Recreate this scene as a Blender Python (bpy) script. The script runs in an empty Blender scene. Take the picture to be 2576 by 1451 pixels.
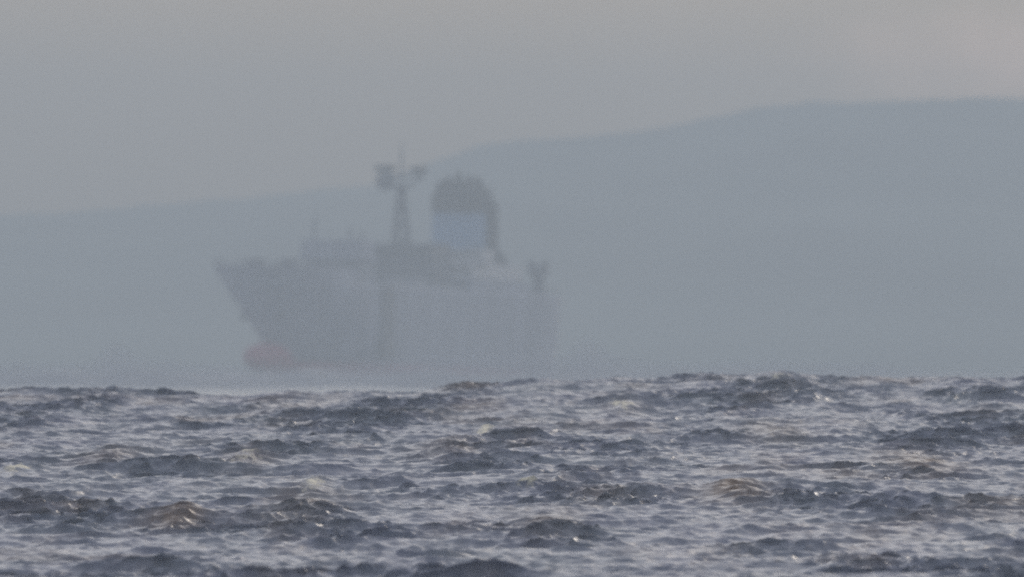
import bpy, bmesh, math, random
import numpy as np
from mathutils import Vector, Matrix

random.seed(7)
S = bpy.context.scene
COL = S.collection
R = math.radians

# ---------------------------------------------------------------- camera
EYE = 4.0
cam = bpy.data.cameras.new("camera")
cam.sensor_width = 36.0
cam.lens = 485.2
cam.clip_start = 1.0
cam.clip_end = 40000.0
cam.dof.use_dof = True
cam.dof.focus_distance = 330.0
cam.dof.aperture_fstop = 1.8
cam_ob = bpy.data.objects.new("camera", cam)
COL.objects.link(cam_ob)
cam_ob.location = (0, 0, EYE)
cam_ob.rotation_euler = (R(90 + 0.294), 0, 0)
S.camera = cam_ob

# ---------------------------------------------------------------- sky, sun, exposure
SUN_EL, SUN_AZ = R(14), R(27)            # azimuth clockwise from +Y (towards +X)
w = bpy.data.worlds.new("World")
S.world = w
w.use_nodes = True
nt = w.node_tree
nt.nodes.clear()
out = nt.nodes.new("ShaderNodeOutputWorld")
bg = nt.nodes.new("ShaderNodeBackground")
sky = nt.nodes.new("ShaderNodeTexSky")
sky.sky_type = 'NISHITA'
sky.sun_disc = False
sky.sun_elevation = SUN_EL
sky.sun_rotation = SUN_AZ
sky.air_density = 1.0
sky.dust_density = 4.5
bg.inputs["Strength"].default_value = 0.097
# broken cloud sheet in the sky, pale and slightly warm
tc = nt.nodes.new("ShaderNodeTexCoord")
mp = nt.nodes.new("ShaderNodeMapping")
mp.inputs["Location"].default_value = (0.31, 0.0, 0.12)
mp.inputs["Scale"].default_value = (14, 14, 30)
ns = nt.nodes.new("ShaderNodeTexNoise")
ns.inputs["Scale"].default_value = 1.6
ns.inputs["Detail"].default_value = 5
ns.inputs["Roughness"].default_value = 0.5
rp = nt.nodes.new("ShaderNodeValToRGB")
rp.color_ramp.elements[0].position = 0.40
rp.color_ramp.elements[0].color = (0.45, 0.45, 0.45, 1)
rp.color_ramp.elements[1].position = 0.68
rp.color_ramp.elements[1].color = (0.8, 0.8, 0.8, 1)
mx = nt.nodes.new("ShaderNodeMix")
mx.data_type = 'RGBA'
mx.inputs[7].default_value = (12.0, 12.0, 12.6, 1)
nt.links.new(tc.outputs["Generated"], mp.inputs["Vector"])
nt.links.new(mp.outputs[0], ns.inputs["Vector"])
nt.links.new(ns.outputs["Fac"], rp.inputs["Fac"])
sepz = nt.nodes.new("ShaderNodeSeparateXYZ")
nt.links.new(tc.outputs["Generated"], sepz.inputs[0])
lift = nt.nodes.new("ShaderNodeMapRange")          # the cloud sheet thins out towards the horizon
lift.inputs["From Min"].default_value = 0.0
lift.inputs["From Max"].default_value = 0.16
lift.inputs["To Min"].default_value = 0.05
lift.inputs["To Max"].default_value = 1.35
nt.links.new(sepz.outputs[2], lift.inputs["Value"])
cm = nt.nodes.new("ShaderNodeMath")
cm.operation = 'MULTIPLY'
cm.use_clamp = True
side = nt.nodes.new("ShaderNodeMapRange")          # thinner, brighter cloud on the sun's side
side.inputs["From Min"].default_value = -1.0
side.inputs["From Max"].default_value = 1.0
side.inputs["To Min"].default_value = 0.15
side.inputs["To Max"].default_value = 1.0
nt.links.new(sepz.outputs[1], side.inputs["Value"])
sm = nt.nodes.new("ShaderNodeMath")
sm.operation = 'MULTIPLY'
nt.links.new(rp.outputs["Color"], sm.inputs[0])
nt.links.new(side.outputs[0], sm.inputs[1])
nt.links.new(sm.outputs[0], cm.inputs[0])
nt.links.new(lift.outputs[0], cm.inputs[1])
nt.links.new(cm.outputs[0], mx.inputs[0])
nt.links.new(sky.outputs[0], mx.inputs[6])
# one thin cloud low on the right that catches the warm light
def wmath(op, a, b=None):
    n_ = nt.nodes.new("ShaderNodeMath")
    n_.operation = op
    for i_, v_ in ((0, a), (1, b)):
        if v_ is None:
            continue
        if isinstance(v_, (int, float)):
            n_.inputs[i_].default_value = v_
        else:
            nt.links.new(v_, n_.inputs[i_])
    return n_.outputs[0]
sx_ = nt.nodes.new("ShaderNodeSeparateXYZ")
nt.links.new(tc.outputs["Generated"], sx_.inputs[0])
n2 = nt.nodes.new("ShaderNodeTexNoise")
n2.inputs["Scale"].default_value = 110
n2.inputs["Detail"].default_value = 4
nt.links.new(tc.outputs["Generated"], n2.inputs["Vector"])
wob = wmath('MULTIPLY', wmath('SUBTRACT', n2.outputs["Fac"], 0.5), 1.2)
ex = wmath('POWER', wmath('DIVIDE', wmath('SUBTRACT', sx_.outputs[0], 0.040), 0.026), 2.0)
ez = wmath('POWER', wmath('DIVIDE', wmath('SUBTRACT', sx_.outputs[2], 0.0215), 0.0052), 2.0)
ey = wmath('MULTIPLY', wmath('SUBTRACT', 1.0, sx_.outputs[1]), 1.0)
blob = wmath('MAXIMUM', wmath('SUBTRACT', 1.0, wmath('ADD', wmath('ADD', wmath('ADD', ex, ez), wob), ey)), 0.0)
cl = nt.nodes.new("ShaderNodeMix")
cl.data_type = 'RGBA'
cl.clamp_factor = True
cl.inputs[7].default_value = (19.0, 12.5, 8.5, 1)
nt.links.new(wmath('MULTIPLY', wmath('MULTIPLY', blob, blob), 0.9), cl.inputs[0])
nt.links.new(mx.outputs[2], cl.inputs[6])
nt.links.new(cl.outputs[2], bg.inputs["Color"])
nt.links.new(bg.outputs[0], out.inputs["Surface"])

sun = bpy.data.lights.new("sun", 'SUN')
sun.energy = 0.5
sun.angle = R(20.0)
sun.color = (1.0, 0.92, 0.82)
sun_ob = bpy.data.objects.new("sun", sun)
COL.objects.link(sun_ob)
sd = Vector((math.sin(SUN_AZ) * math.cos(SUN_EL), math.cos(SUN_AZ) * math.cos(SUN_EL), math.sin(SUN_EL)))
sun_ob.rotation_euler = sd.to_track_quat('Z', 'Y').to_euler()
sun_ob.location = (300, 100, 200)

S.view_settings.view_transform = 'Standard'
S.view_settings.look = 'None'
S.view_settings.exposure = 0.19
S.view_settings.gamma = 1.0
S.cycles.pixel_filter_type = 'BLACKMAN_HARRIS'
S.cycles.filter_width = 2.0
S.cycles.use_denoising = False
S.cycles.max_bounces = 5
S.cycles.volume_bounces = 0
S.cycles.caustics_reflective = False
S.cycles.caustics_refractive = False

# ---------------------------------------------------------------- materials
def material(name, col, rough=0.6, var=0.15, scale=0.6, metallic=0.0, streak=False):
    m = bpy.data.materials.new(name)
    m.use_nodes = True
    t = m.node_tree
    b = t.nodes["Principled BSDF"]
    b.inputs["Roughness"].default_value = rough
    b.inputs["Metallic"].default_value = metallic
    b.inputs["Specular IOR Level"].default_value = 0.12
    c = t.nodes.new("ShaderNodeTexCoord")
    mpn = t.nodes.new("ShaderNodeMapping")
    mpn.inputs["Scale"].default_value = (1, 1, 0.12) if streak else (1, 1, 1)
    n = t.nodes.new("ShaderNodeTexNoise")
    n.inputs["Scale"].default_value = scale
    n.inputs["Detail"].default_value = 6
    r = t.nodes.new("ShaderNodeValToRGB")
    r.color_ramp.elements[0].position = 0.3
    r.color_ramp.elements[1].position = 0.7
    r.color_ramp.elements[0].color = (*[max(0, x * (1 - var)) for x in col], 1)
    r.color_ramp.elements[1].color = (*[min(1, x * (1 + var)) for x in col], 1)
    t.links.new(c.outputs["Object"], mpn.inputs["Vector"])
    t.links.new(mpn.outputs[0], n.inputs["Vector"])
    t.links.new(n.outputs["Fac"], r.inputs["Fac"])
    t.links.new(r.outputs["Color"], b.inputs["Base Color"])
    return m

M = {
    "hull": material("hull_grey_paint", (0.35, 0.37, 0.45), 0.8, 0.25, 0.35, streak=True),
    "red": material("red_antifouling", (0.40, 0.085, 0.15), 0.8, 0.25, 0.4),
    "white": material("weathered_white_paint", (0.60, 0.60, 0.63), 0.5, 0.15, 0.4, streak=True),
    "grey": material("deck_grey_paint", (0.22, 0.24, 0.30), 0.6, 0.2, 0.5),
    "dark": material("sooty_black_paint", (0.016, 0.019, 0.030), 0.95, 0.4, 0.5),
    "blue": material("funnel_blue_paint", (0.20, 0.34, 0.55), 0.6, 0.12, 0.4),
    "glass": material("dark_window_glass", (0.02, 0.025, 0.03), 0.08, 0.1, 0.3),
    "steel": material("dull_mast_steel", (0.11, 0.12, 0.16), 0.5, 0.2, 0.8),
}

# ---------------------------------------------------------------- mesh helpers
def link(name, bm, mat, parent=None, smooth=False):
    bmesh.ops.recalc_face_normals(bm, faces=bm.faces)
    me = bpy.data.meshes.new(name)
    bm.to_mesh(me)
    bm.free()
    if smooth:
        for p in me.polygons:
            p.use_smooth = True
    me.materials.append(mat)
    o = bpy.data.objects.new(name, me)
    COL.objects.link(o)
    if parent:
        o.parent = parent
    return o

def box(bm, x0, x1, y0, y1, z0, z1, bev=0.0, taper=0.0):
    vs = [bm.verts.new(v) for v in (
        (x0, y0, z0), (x1, y0, z0), (x1, y1, z0), (x0, y1, z0),
        (x0 + taper, y0 + taper, z1), (x1 - taper, y0 + taper, z1), (x1 - taper, y1 - taper, z1), (x0 + taper, y1 - taper, z1))]
    fs = [bm.faces.new([vs[i] for i in q]) for q in ((0, 3, 2, 1), (4, 5, 6, 7), (0, 1, 5, 4), (1, 2, 6, 5), (2, 3, 7, 6), (3, 0, 4, 7))]
    if bev:
        es = list({e for f in fs for e in f.edges})
        bmesh.ops.bevel(bm, geom=es, offset=bev, segments=2, affect='EDGES')

def tube(bm, a, b, r0, r1=None, n=10):
    a, b = Vector(a), Vector(b)
    r1 = r0 if r1 is None else r1
    d = b - a
    q = d.to_track_quat('Z', 'Y').to_matrix().to_4x4()
    mtx = Matrix.Translation((a + b) / 2) @ q
    bmesh.ops.create_cone(bm, cap_ends=True, segments=n, radius1=r0, radius2=r1, depth=d.length, matrix=mtx)

def loft(bm, rings, cap=True):
    vr = [[bm.verts.new(p) for p in ring] for ring in rings]
    n = len(vr[0])
    for a, b in zip(vr[:-1], vr[1:]):
        for i in range(n):
            bm.faces.new((a[i], a[(i + 1) % n], b[(i + 1) % n], b[i]))
    if cap:
        bm.faces.new(vr[0][::-1])
        bm.faces.new(vr[-1])

def smooth(a, b, x):
    t = np.clip((x - a) / (b - a), 0, 1)
    return t * t * (3 - 2 * t)

# ---------------------------------------------------------------- water
def build_water():
    # tessellation: a disc round the viewer, dense where the waves are seen close
    dth = 0.00015
    fine = np.arange(-0.053, 0.053, dth)
    side = []
    a, st = fine[-1], dth
    while a < math.pi:
        st = min(st * 1.10, 0.12)
        a += st
        side.append(a)
    side = np.array(side[:-1])
    th = np.concatenate([-side[::-1], fine, side])        # angle from +Y, clockwise
    def seg(a, b, n):
        return np.linspace(a, b, n, endpoint=False)
    rr = np.concatenate([np.geomspace(2, 236, 60, endpoint=False), seg(236, 490, 2800),
                         np.geomspace(490, 1700, 150, endpoint=False), seg(1700, 2500, 300),
                         np.geomspace(2500, 5200, 60)])
    drr = np.gradient(rr)
    dtt = np.gradient(th)
    T, RR = np.meshgrid(th.astype(np.float32), rr.astype(np.float32))
    X = RR * np.sin(T)
    Y = RR * np.cos(T)
    sp = np.maximum((RR * dtt[None, :].astype(np.float32)), (drr[:, None] * 0.8).astype(np.float32))
    # the long shoal: water rises in a bank of swell some 450 m out, higher to the right
    crest = 2.82 + 0.60 * smooth(-14, 16, X) + 0.05 * np.sin(X * 0.9 + 1) + 0.04 * np.sin(X * 2.3)
    crest = crest + 0.10 * np.sin(X * 0.31 + 0.4)
    Yc = 448 + 5 * np.sin(X * 0.21)
    up = np.clip((RR - 250) / (Yc - 250), 0, None)
    up = np.where(up < 1, up ** 1.12, 1.0)
    down = 1 - smooth(0, 70, RR - Yc)
    fade_side = np.exp(-(X / 160.0) ** 2)
    Z = crest * up * down * fade_side - 0.35 * (1 - down)
    # far swell in front of the ship
    swell = 0.8 * np.exp(-((RR - 2180 - 40 * np.sin(X * 0.011)) / 150.0) ** 2) * np.exp(-(X / 900.0) ** 2) * (1 - 0.6 * smooth(-10, 60, X))
    Z = Z + swell
    # wave trains
    rng = np.random.default_rng(11)
    dX = np.zeros_like(X)
    dY = np.zeros_like(X)
    H = np.zeros_like(X)
    grp = np.zeros_like(X)
    for i in range(14):
        kx, ky, p0 = rng.normal(0, 0.75), rng.normal(0, 0.16), rng.uniform(0, 6.28)
        grp += np.sin(kx * X + ky * Y + p0)
    grp = 0.55 + 0.75 * smooth(-1.5, 5.0, grp)
    near_w = (1 - smooth(700, 1500, RR))
    far_w = smooth(1700, 2000, RR)
    def train(lam, amp, ang, wgt, q):
        nonlocal H, dX, dY
        k = 2 * math.pi / lam
        kx, ky = k * math.sin(ang), k * math.cos(ang)
        ph = rng.uniform(0, 2 * math.pi)
        lod = smooth(2.2, 4.5, lam / sp)
        A = (amp * wgt * lod).astype(np.float32)
        p = (kx * X + ky * Y + ph).astype(np.float32)
        H += A * np.cos(p)
        s = np.sin(p) * A * q
        dX -= s * math.sin(ang)
        dY -= s * math.cos(ang)
    NW = 170
    for i in range(NW):
        lam = 0.20 * (5.0 / 0.20) ** ((i + rng.uniform(0, 1)) / NW)
        ang = R(150) + rng.normal(0, 0.30) if lam > 0.8 else R(150) + rng.normal(0, 0.55)
        amp = 0.0096 * min(lam, 1.5) ** 0.72
        train(lam, amp, ang, near_w * grp, 0.95)
    for lam, amp, dg in ((6.5, .035, 150), (9.2, .042, 143), (11.5, .045, 160), (14.0, .045, 147), (17.0, .04, 165)):
        train(lam, amp, R(dg), near_w, 0.8)
    # crests lean forward on the wind
    dX += 0.55 * H * math.sin(R(158)) * near_w
    dY += 0.55 * H * math.cos(R(158)) * near_w
    for i in range(26):
        lam = 9 * (70 / 9) ** rng.uniform(0, 1)
        train(lam, 0.042 * lam ** 0.5, R(170) + rng.normal(0, 0.6), far_w, 0.9)
    X2, Y2, Z2 = X + dX, Y + dY, Z + H
    # breakers at places seen in the photograph: (px, py) in the wide picture, size, kind
    foam = np.zeros_like(X)
    silt = np.zeros_like(X)
    spots = [(40, 1160, .30, 1, 0), (790, 1205, .32, 1, .3), (1225, 1085, .30, .7, .2), (1565, 1030, .5, .6, .4), (1330, 1212, .3, .8, 0),
             (620, 1140, .5, .45, .6), (1960, 945, .5, .6, 0), (450, 1295, .45, 0, 1), (2310, 1160, .7, 0, 1.0), (1850, 1230, .55, 0, 1),
             (1380, 1310, .5, 0, .7), (1130, 1120, .6, 0, .6), (1950, 1090, .6, .3, .7), (270, 1130, .6, .2, .6), (770, 1260, .5, 0, .7)]
    for px, py, sz, f, s in spots:
        ang = (px - 1288) * 2.88e-5
        sl = (py - 903) * 2.88e-5
        d = min(448, (4 + 3.7) / (sl + 0.0152))
        x0 = ang * d
        g = np.exp(-((X - x0) / sz) ** 2 - ((Y - d) / (sz * 16.0)) ** 2)
        foam = np.maximum(foam, g * f * smooth(-0.15, 0.05, H))
        silt = np.maximum(silt, np.exp(-((X - x0) / (sz * 1.5)) ** 2 - ((Y - d) / (sz * 18)) ** 2) * s)
        Z2 = Z2 + (0.12 + 0.06 * s) * g
    nr, nc = X.shape
    co = np.stack([X2, Y2, Z2], -1).reshape(-1, 3).astype(np.float32)
    zmin = float(co[:, 2].min())
    i = np.arange(nr - 1)[:, None] * nc
    j = np.arange(nc)[None, :]
    jn = (j + 1) % nc
    quads = np.stack([i + j, i + jn, i + jn + nc, i + j + nc], -1).reshape(-1, 4)[:, ::-1]
    centre = np.array([[0, 0, float(co[:nc, 2].mean())]], np.float32)
    co = np.concatenate([co, centre])
    nq = len(quads)
    tri = np.stack([np.full(nc, nr * nc), np.arange(nc), (np.arange(nc) + 1) % nc], -1)[:, ::-1]
    me = bpy.data.meshes.new("water")
    me.vertices.add(len(co))
    me.vertices.foreach_set("co", co.ravel())
    loops = np.concatenate([quads.ravel(), tri.ravel()]).astype(np.int32)
    me.loops.add(len(loops))
    me.loops.foreach_set("vertex_index", loops)
    starts = np.concatenate([np.arange(nq) * 4, nq * 4 + np.arange(nc) * 3]).astype(np.int32)
    me.polygons.add(len(starts))
    me.polygons.foreach_set("loop_start", starts)
    me.update(calc_edges=True)
    me.polygons.foreach_set("use_smooth", np.ones(len(starts), bool))
    for nm, arr in (("foam", foam), ("silt", silt), ("height", H)):
        at = me.attributes.new(nm, 'FLOAT', 'POINT')
        at.data.foreach_set("value", np.concatenate([arr.ravel(), [0]]).astype(np.float32))
    o = bpy.data.objects.new("water", me)
    COL.objects.link(o)
    o["kind"] = "structure"
    # material
    m = bpy.data.materials.new("sea_water")
    m.use_nodes = True
    t = m.node_tree
    N, L = t.nodes.new, t.links.new
    b = t.nodes["Principled BSDF"]
    b.inputs["IOR"].default_value = 1.333
    b.inputs["Roughness"].default_value = 0.10
    tcn = N("ShaderNodeTexCoord")
    def noise(scale, detail, vec=(1, 1, 1), rot=0.0):
        q = N("ShaderNodeMapping")
        q.inputs["Scale"].default_value = vec
        q.inputs["Rotation"].default_value = (0, 0, rot)
        x = N("ShaderNodeTexNoise")
        x.inputs["Scale"].default_value = scale
        x.inputs["Detail"].default_value = detail
        x.inputs["Roughness"].default_value = 0.6
        L(tcn.outputs["Object"], q.inputs["Vector"])
        L(q.outputs[0], x.inputs["Vector"])
        return x.outputs["Fac"]
    def mth(op, a, c, clamp=False):
        x = N("ShaderNodeMath")
        x.operation = op
        x.use_clamp = clamp
        for k, v in ((0, a), (1, c)):
            if isinstance(v, (int, float)):
                x.inputs[k].default_value = v
            else:
                L(v, x.inputs[k])
        return x.outputs[0]
    def mix(f, a, c):
        x = N("ShaderNodeMix")
        x.data_type = 'RGBA'
        L(f, x.inputs[0])
        for k, v in ((6, a), (7, c)):
            if isinstance(v, tuple):
                x.inputs[k].default_value = (*v, 1)
            else:
                L(v, x.inputs[k])
        return x.outputs[2]
    def attr(n):
        x = N("ShaderNodeAttribute")
        x.attribute_name = n
        return x.outputs["Fac"]
    deep = mix(noise(0.5, 4, (1, .12, 1)), (0.135, 0.137, 0.225), (0.205, 0.23, 0.255))
    sil = mth('MULTIPLY', attr("silt"), mth('MULTIPLY', noise(2.2, 5, (1, .2, 1)), 1.7), True)
    sil = mth('MAXIMUM', sil, mth('MULTIPLY', mth('SUBTRACT', noise(0.33, 5, (1, .13, 1)), 0.52), 3.0, True))
    c1 = mix(sil, deep, (0.14, 0.083, 0.055))
    fo = mth('MULTIPLY', mth('SUBTRACT', mth('ADD', mth('MULTIPLY', attr("foam"), 1.1), mth('MULTIPLY', noise(7.0, 7, (1, .3, 1), 0.35), 1.6)), 1.16), 2.6, True)
    c2 = mix(fo, c1, (0.80, 0.73, 0.58))
    L(c2, b.inputs["Base Color"])
    ro = mth('ADD', mth('MULTIPLY', fo, 0.6), 0.26)
    L(ro, b.inputs["Roughness"])
    bp = N("ShaderNodeBump")
    bp.inputs["Strength"].default_value = 0.45
    bp.inputs["Distance"].default_value = 0.06
    L(noise(3.4, 7, (1, .35, 1), 0.35), bp.inputs["Height"])
    L(bp.outputs[0], b.inputs["Normal"])
    me.materials.append(m)
    return zmin

WATER_MIN = build_water()

# ---------------------------------------------------------------- hills
def build_hills():
    prof = [(-9000, 640), (-4000, 600), (-1500, 640), (0, 545), (300, 530), (640, 500), (800, 474), (950, 462), (1020, 432), (1100, 398), (1200, 366),
            (1300, 350), (1500, 341), (1700, 322), (1820, 300), (1910, 279), (2050, 262), (2200, 270), (2320, 268), (2576, 261), (3500, 250), (6000, 330), (12000, 500)]
    D = 4500.0
    k = 2.88e-5 * D
    px = np.array([(p[0] - 1288) * k for p in prof])
    pz = np.array([EYE + (903 - p[1]) * k for p in prof])
    xs = np.concatenate([np.linspace(-1300, -230, 60, endpoint=False), np.arange(-230, 230, 1.3), np.linspace(230, 1300, 60)])
    ys = np.concatenate([np.linspace(-520, 0, 44, endpoint=False), np.linspace(0, 500, 24)])
    X, Yr = np.meshgrid(xs, ys)
    ridge = np.interp(X, px, pz)
    shape = np.where(Yr < 0, np.clip(1 + Yr / 520, 0, 1) ** 0.9, np.clip(1 - Yr / 700, 0, 1))
    rng = np.random.default_rng(3)
    nz = np.zeros_like(X)
    for i in range(60):
        lam = 12 * (320 / 12) ** rng.uniform(0, 1)
        a = rng.uniform(0, 2 * math.pi)
        nz += 0.018 * lam ** 0.75 * np.cos(2 * math.pi / lam * (X * math.cos(a) + Yr * math.sin(a)) + rng.uniform(0, 6.28))
    for i in range(30):
        lam = 4.5 * (22 / 4.5) ** rng.uniform(0, 1)
        a = rng.uniform(0, 2 * math.pi)
        nz += 0.16 * np.abs(np.cos(math.pi / lam * (X * math.cos(a) + Yr * math.sin(a)) + rng.uniform(0, 6.28)))
    Z = ridge * shape + nz * np.clip(np.abs(Yr) / 200, 0.28, 1) * shape - 4 * (1 - shape)
    nr, nc = X.shape
    co = np.stack([X, Yr + D, Z], -1).reshape(-1, 3)
    i = np.arange(nr - 1)[:, None] * nc
    j = np.arange(nc - 1)[None, :]
    q = np.stack([i + j, i + j + 1, i + j + 1 + nc, i + j + nc], -1).reshape(-1, 4)
    me = bpy.data.meshes.new("hills")
    me.from_pydata(co.tolist(), [], q.tolist())
    for p in me.polygons:
        p.use_smooth = True
    me.materials.append(material("heather_hillside", (0.15, 0.18, 0.17), 0.9, 0.4, 0.012))
    o = bpy.data.objects.new("hills", me)
    COL.objects.link(o)
    o["kind"] = "structure"

build_hills()

# ---------------------------------------------------------------- ship
# local axes: +Y aft from the stem, +X to port, Z up from the waterline
LEN, HB, DECK, FCL = 115.8, 10.0, 15.0, 17.2
YAW, PITCH = R(-24), R(-1.2)
MID = 58.0
k = 2.88e-5 * 2360
tip = Vector(((602 - 1288) * k, 2360.0, 0))
root = bpy.data.objects.new("cargo_ship", None)
COL.objects.link(root)
aft = Vector((math.sin(-YAW), math.cos(YAW), 0))
root.location = tip + aft * MID + Vector((0, 0, 1.6))
root.rotation_euler = (Matrix.Rotation(YAW, 3, 'Z') @ Matrix.Rotation(PITCH, 3, 'X')).to_euler()
root["label"] = "hazy grey cargo ship with a pale blue band on its tall dark-topped funnel"
root["category"] = "ship"

def stem(z):
    t = min(max(z / FCL, -0.2), 1)
    return -3.0 + 18.5 * (1 - max(t, 0)) ** 1.2 + (0.0 if t > 0 else -t * 6)

def half(s, z):
    t = min(max(z / FCL, 0), 1)
    le = 36 - 17 * t ** 1.4
    u = min(max((s - stem(z)) / le, 0), 1)
    wv = HB * math.sin(math.pi / 2 * u) ** (1.05 - 0.45 * t)
    e = min(max((s - 88) / (LEN - 88), 0), 1)
    wv *= 1 - e ** 3 * (0.10 + 0.15 * (1 - t) ** 2)
    return wv

def P(x, s, z):
    return (x, s - MID, z)

def hull_shell(bm, z0, z1, nz, s_end, mat_split=None):
    vs = [0, .002, .006, .012, .02, .03, .045, .06, .08, .10, .13, .16, .20, .25, .3, .4, .5, .6, .7, .8, .86, .9, .94, .97, 1]
    if s_end < 50:
        vs = [0, .01, .03, .06, .1, .15, .2, .27, .35, .45, .55, .65, .75, .85, .93, 1]
    rings = []
    for a in range(nz + 1):
        z = z0 + (z1 - z0) * a / nz
        s0 = stem(z)
        pts = [(half(s0 + (s_end - s0) * v, z), s0 + (s_end - s0) * v) for v in vs]
        ring = [P(x, s, z) for x, s in pts] + [P(-x, s, z) for x, s in pts[:0:-1]]
        rings.append(ring)
    loft(bm, rings)

bm = bmesh.new(); hull_shell(bm, 1.2, DECK, 16, LEN)
hull = link("hull", bm, M["hull"], root, True)
bm = bmesh.new(); hull_shell(bm, -4.5, 1.2, 8, LEN)
bot = link("underwater_hull", bm, M["red"], root, True)
bot["label"] = "red painted underwater hull"
# bulb
bm = bmesh.new()
bmesh.ops.create_uvsphere(bm, u_segments=32, v_segments=20, radius=1.0,
                          matrix=Matrix.Translation(P(0, 11.8, 1.7)) @ Matrix.Diagonal((2.7, 8.6, 2.7, 1)))
bulb = link("bulbous_bow", bm, M["red"], root, True)
# forecastle with bulwark
bm = bmesh.new()
hull_shell(bm, DECK, FCL, 4, 27)
fc = link("forecastle", bm, M["hull"], root, False)
bm = bmesh.new()
rail_pts = []
vv = [.0, .02, .05, .1, .18, .28, .4, .55, .7, .85, 1]
pts = [(max(half(-3 + 30 * v, FCL) - 0.1, 0), -3 + 30 * v + 0.15) for v in vv]
ring = [P(x, s, FCL) for x, s in pts] + [P(-x, s, FCL) for x, s in pts[:0:-1]]
for a, b_ in zip(ring, ring[1:]):
    tube(bm, (a[0], a[1], FCL), (a[0], a[1], FCL + 1.1), 0.05, n=6)
    for h in (0.55, 1.1):
        tube(bm, (a[0], a[1], FCL + h), (b_[0], b_[1], FCL + h), 0.05, n=6)
link("handrail", bm, M["steel"], root)
# foremast and windlasses on the forecastle
for sx in (-3.2, 3.2):
    bm = bmesh.new()
    tube(bm, P(sx - 1.4, 13, FCL + 0.8), P(sx + 1.4, 13, FCL + 0.8), 0.75, n=16)
    box(bm, sx - 1.6, sx + 1.6, 12.2 - MID, 13.8 - MID, FCL + 0.01, FCL + 0.35)
    link("windlass", bm, M["steel"], root)
# anchors
for sx in (-1, 1):
    s_a, z_a = 9.0, 9.5
    x_a = sx * (half(s_a, z_a) + 0.15)
    bm = bmesh.new()
    tube(bm, P(x_a, s_a, z_a + 1.2), P(x_a, s_a, z_a - 1.0), 0.22)
    tube(bm, P(x_a, s_a - 1.1, z_a - 0.6), P(x_a, s_a, z_a - 1.2), 0.16, 0.3)
    tube(bm, P(x_a, s_a + 1.1, z_a - 0.6), P(x_a, s_a, z_a - 1.2), 0.16, 0.3)
    link("anchor", bm, M["dark"], hull)
# dark vertical strip at the hull shoulder, on both sides
for sx in (1, -1):
    bm = bmesh.new()
    box(bm, sx * (HB + 0.12) - 0.25, sx * (HB + 0.12) + 0.25, 36.5 - MID, 41.5 - MID, 2.0, DECK - 0.3, 0.1)
    link("hull_dark_strip", bm, M["steel"], hull)

# forward deckhouse
bm = bmesh.new()
box(bm, -5.4, 5.4, 37 - MID, 44 - MID, DECK + 0.004, 19.0, 0.15)
dh = link("forward_deckhouse", bm, M["grey"], root)
bm = bmesh.new()
box(bm, -5.9, 5.9, 36.6 - MID, 43 - MID, 19.0, 22.6, 0.15, 0.25)
wh = link("upper_deckhouse", bm, M["hull"], root)
for sx, h in ((-4.6, 4.6), (2.2, 2.6), (4.4, 1.8)):
    bm = bmesh.new()
    tube(bm, P(sx, 40, 22.5), P(sx, 40, 22.5 + h), 0.30, 0.12)
    tube(bm, P(sx - 0.7, 40, 22.5 + h * .7), P(sx + 0.7, 40, 22.5 + h * .7), 0.08)
    link("antenna", bm, M["steel"], wh)

# hatch covers between forecastle and mast
for s0 in (29.5, 46.0, 55.0):
    bm = bmesh.new()
    box(bm, -7.2, 7.2, s0 - MID, s0 + 6.4 - MID, DECK + 0.004, DECK + 1.7, 0.12)
    link("hatch_cover", bm, M["grey"], root)

# accommodation block and bridge
bm = bmesh.new()
box(bm, -8.2, 8.2, 79 - MID, 104 - MID, DECK + 0.004, 17.0, 0.12)
ac = link("accommodation_block", bm, M["hull"], root)
def windows(parent, x0, x1, n, y, z0, z1, name="window"):
    st = (x1 - x0) / n
    for i in range(n):
        b2 = bmesh.new()
        box(b2, x0 + st * (i + .22), x0 + st * (i + .78), y - MID - 0.04, y - MID + 0.02, z0, z1)
        link(name, b2, M["glass"], parent)
windows(ac, -7.5, 7.5, 7, 79, 15.0, 15.9)
bm = bmesh.new()
box(bm, -7.4, 7.4, 80.5 - MID, 102 - MID, 17.004, 19.8, 0.12)
up = link("upper_accommodation", bm, M["white"], root)
windows(up, -6.8, 6.8, 7, 80.5, 18.1, 19.0)
bm = bmesh.new()
box(bm, -6.0, 5.6, 67.5 - MID, 75.5 - MID, DECK + 0.004, 22.9, 0.12)
bh = link("mast_house", bm, M["steel"], root)
windows(bh, -5.4, 5.0, 8, 67.5, 20.9, 21.9)
bm = bmesh.new()
box(bm, -8.8, 8.8, 81.5 - MID, 87 - MID, 19.804, 22.2, 0.12)
br = link("bridge", bm, M["white"], root)
windows(br, -8.2, 8.2, 11, 81.5, 20.9, 21.7)

# radar mast
MS = 69.5
mast_parts = []
bm = bmesh.new()
mz0, mz1 = 21.6, 36.5
for sx, sy in ((-1, -1), (1, -1), (1, 1), (-1, 1)):
    tube(bm, P(sx * 1.3, MS + sy * 1.1, mz0), P(sx * 0.45, MS + sy * 0.4, 32.5), 0.34, 0.24, 8)
for q in range(7):
    z = mz0 + (q + .5) * 1.5
    wv = 1.3 - 0.85 * (z - mz0) / (32.5 - mz0)
    for sy in (-1, 1):
        tube(bm, P(-wv, MS + sy * wv * .85, z), P(wv, MS + sy * wv * .85, z + 1.3 * (-1) ** q * 0.7), 0.1, n=6)
    for sx in (-1, 1):
        tube(bm, P(sx * wv, MS - wv * .85, z), P(sx * wv, MS + wv * .85, z + 0.8), 0.1, n=6)
tube(bm, P(0, MS, 32.0), P(0, MS, 40.6), 0.34, 0.12, 10)
mast = link("radar_mast", bm, M["steel"], root)
bm = bmesh.new()
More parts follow.
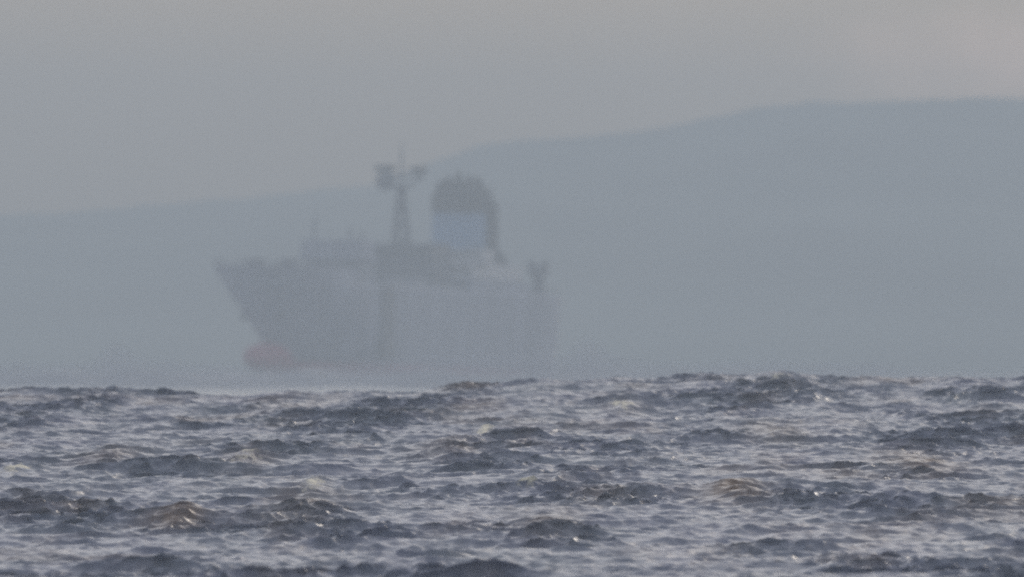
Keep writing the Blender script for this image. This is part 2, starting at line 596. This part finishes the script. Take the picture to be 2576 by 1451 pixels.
box(bm, -1.7, 1.7, MS - 1.1 - MID, MS + 1.1 - MID, 32.0, 32.5, 0.05)
tube(bm, P(-4.6, MS, 34.2), P(4.6, MS, 34.2), 0.26)
tube(bm, P(-4.4, MS, 34.2), P(-1.0, MS, 32.2), 0.2)
tube(bm, P(4.4, MS, 34.2), P(1.0, MS, 32.2), 0.2)
link("crosstree", bm, M["steel"], mast)
for x0, z0, wv in ((-3.2, 34.5, 1.9), (3.3, 34.2, 1.5)):
    bm = bmesh.new()
    box(bm, x0 - wv, x0 + wv, MS - .5 - MID, MS + .5 - MID, z0 + 0.7, z0 + 1.6, 0.08)
    tube(bm, P(x0, MS, z0 - 0.2), P(x0, MS, z0 + 0.8), 0.4, 0.3)
    link("radar_scanner", bm, M["dark"], mast)
bm = bmesh.new()
bmesh.ops.create_uvsphere(bm, u_segments=16, v_segments=12, radius=1.8, matrix=Matrix.Translation(P(-3.0, MS, 33.4)))
link("radome", bm, M["steel"], mast, True)
for x0, h in ((-4.5, 2.2), (4.5, 2.4)):
    bm = bmesh.new()
    tube(bm, P(x0, MS, 34.1), P(x0, MS, 34.2 + h), 0.14, 0.07, 6)
    link("whip_antenna", bm, M["steel"], mast)

mast.location.x = -1.5
for ch in list(mast.children):
    ch.location.z += 0.6
# funnel
def rrect(hx, hy, cs, z, n=6, r=1.6):
    pts = []
    for cx, cy, a0 in ((1, 1, 0), (-1, 1, 90), (-1, -1, 180), (1, -1, 270)):
        for q in range(n + 1):
            a = R(a0 + 90 * q / n)
            pts.append(P(cx * (hx - r) + r * math.cos(a), cs + cy * (hy - r) + r * math.sin(a), z))
    return pts
fs_ = 92.3
bm = bmesh.new()
loft(bm, [rrect(4.6, 5.3, fs_ + .3, 19.804), rrect(4.45, 5.1, fs_ + .2, 20.4)])
fn = link("funnel", bm, M["dark"], root)
bm = bmesh.new()
loft(bm, [rrect(4.25, 4.95, fs_, 20.4), rrect(4.15, 4.85, fs_, 28.9)])
link("funnel_band", bm, M["blue"], fn)["label"] = "pale blue painted funnel band"
bm = bmesh.new()
loft(bm, [rrect(4.3, 5.0, fs_, 28.9), rrect(4.3, 5.0, fs_, 31.5), rrect(4.1, 4.8, fs_, 32.5)])
link("funnel_cap", bm, M["dark"], fn)
bm = bmesh.new()
loft(bm, [rrect(3.9, 4.6, fs_ - .1, 32.5), rrect(3.4, 3.9, fs_ - .5, 33.6, r=1.0), rrect(3.0, 3.2, fs_ - 1.0, 34.6, r=.7)])
link("funnel_cowl", bm, M["dark"], fn, False)
for x0, dy, h in ((-2.0, -1.6, -0.6), (-0.3, -1.0, 0.3), (1.2, 0.4, -0.2), (2.4, 1.6, -0.6)):
    bm = bmesh.new()
    tube(bm, P(x0, fs_ + dy, 33.3), P(x0, fs_ + dy, 35.9 + h), 0.6, 0.55, 14)
    link("exhaust_pipe", bm, M["dark"], fn)
bm = bmesh.new()
tube(bm, P(3.9, fs_ + 4.2, 30.3), P(3.9, fs_ + 4.2, 34.2), 0.22, 0.12, 8)
link("vent_pipe", bm, M["dark"], fn)
# dark casing behind and below the funnel
bm = bmesh.new()
loft(bm, [rrect(7.9, 6.0, 95.5, 15.6), rrect(6.4, 6.0, 94.4, 19.8), rrect(5.2, 5.6, 93.2, 22.6)])
link("engine_casing", bm, M["dark"], root)

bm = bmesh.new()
box(bm, 4.0, 5.0, fs_ + 1.2 - MID, fs_ + 4.7 - MID, 19.0, 31.0, 0.15)  # black strip added to stand in for shade on the funnel's port face
link("funnel_port_shade", bm, M["dark"], fn)

# stern: crane, winches, bulwark
bm = bmesh.new()
tube(bm, P(6.6, 111, DECK), P(6.6, 111, 18.4), 1.25, 1.05, 14)
box(bm, 5.0, 8.2, 109.6 - MID, 112.4 - MID, 18.4, 19.9, 0.1)
cr = link("stern_crane", bm, M["steel"], root)
for sx in (-1, 1):
    bm = bmesh.new()
    tube(bm, P(6.6 + sx * 0.7, 111, 19.6), P(6.6 + sx * 1.7, 111 , 20.9), 0.7, 0.6, 8)
    link("crane_arm", bm, M["steel"], cr)
sts = [104, 107, 110, 113, 115.7]
for sx in (-1, 1):
    bm = bmesh.new()
    for a, b_ in zip(sts, sts[1:]):
        xa, xb = sx * (half(a, DECK) - .15), sx * (half(b_, DECK) - .15)
        for h in (0.55, 1.1):
            tube(bm, P(xa, a, DECK + h), P(xb, b_, DECK + h), 0.07, n=6)
        tube(bm, P(xa, a, DECK), P(xa, a, DECK + 1.1), 0.07, n=6)
    link("handrail", bm, M["steel"], root)
for x0, s0 in ((-3.5, 112), (2.5, 108.5)):
    bm = bmesh.new()
    tube(bm, P(x0 - 1.5, s0, DECK + 0.9), P(x0 + 1.5, s0, DECK + 0.9), 0.8, n=16)
    box(bm, x0 - 1.7, x0 + 1.7, s0 - .9 - MID, s0 + .9 - MID, DECK + 0.004, DECK + 0.4)
    link("mooring_winch", bm, M["steel"], root)

# ---------------------------------------------------------------- haze
bm = bmesh.new()
box(bm, -5250, 5250, -5250, 5250, min(WATER_MIN, -6) - 1.0, 112)
hm = bpy.data.materials.new("sea_haze")
hm.use_nodes = True
t = hm.node_tree
t.nodes.clear()
o_ = t.nodes.new("ShaderNodeOutputMaterial")
v_ = t.nodes.new("ShaderNodeVolumePrincipled")
v_.inputs["Color"].default_value = (0.79, 0.90, 1.0, 1)
v_.inputs["Density"].default_value = 0.00054
v_.inputs["Anisotropy"].default_value = 0.0
t.links.new(v_.outputs[0], o_.inputs["Volume"])
hz = link("haze", bm, hm)
hz["kind"] = "stuff"
hz["label"] = "pale blue-grey sea haze filling the air over the water"
hz["category"] = "haze"

# ---------------------------------------------------------------- spray blown off the far swell
def build_spray():
    YC = 1900.0
    kk = 2.88e-5 * YC
    xs = np.linspace(-170, 110, 150)
    rings = []
    rg = np.random.default_rng(5)
    ph = rg.uniform(0, 6.28, 6)
    for x in xs:
        p = 1288 + x / kk
        y = 900 + 5 * math.sin(x * .15 + ph[0]) + 4 * math.sin(x * .37 + ph[1]) + 3 * math.sin(x * .9 + ph[2])
        y -= 55 * math.exp(-((p - 290) / 40) ** 2) + 60 * math.exp(-((p - 1480) / 45) ** 2)
        y -= 14 * math.exp(-((p - 1450) / 200) ** 2)
        y -= 15 * math.exp(-((p - 1130) / 230) ** 2)
        y += 20 * math.exp(-((p - 650) / 120) ** 2)
        top = EYE + (903 - y) * kk
        e = min(1, (x + 170.5) / 25, (110.5 - x) / 70)
        top = 0.6 + (top - 0.6) * max(e, 0.02)
        hw = 60 * max(e, 0.05)
        ring = []
        for f in (-1, -.62, -.36, -.17, -.06, .06, .17, .36, .62, 1):
            z = 0.3 + (top - 0.3) * (1 - abs(f)) ** 1.6
            ring.append((x, YC + f * hw, z))
        ring += [(x, YC + hw, -2.0), (x, YC - hw, -2.0)]
        rings.append(ring)
    bm = bmesh.new()
    loft(bm, rings)
    m = bpy.data.materials.new("sea_spray")
    m.use_nodes = True
    t = m.node_tree
    t.nodes.clear()
    o1 = t.nodes.new("ShaderNodeOutputMaterial")
    v1 = t.nodes.new("ShaderNodeVolumePrincipled")
    v1.inputs["Color"].default_value = (0.57, 0.61, 0.755, 1)
    v1.inputs["Density"].default_value = 0.024
    t.links.new(v1.outputs[0], o1.inputs["Volume"])
    o = link("sea_spray", bm, m)
    o["kind"] = "stuff"
    o["label"] = "low band of grey spray drifting over the far water in front of the ship"
    o["category"] = "spray"

build_spray()
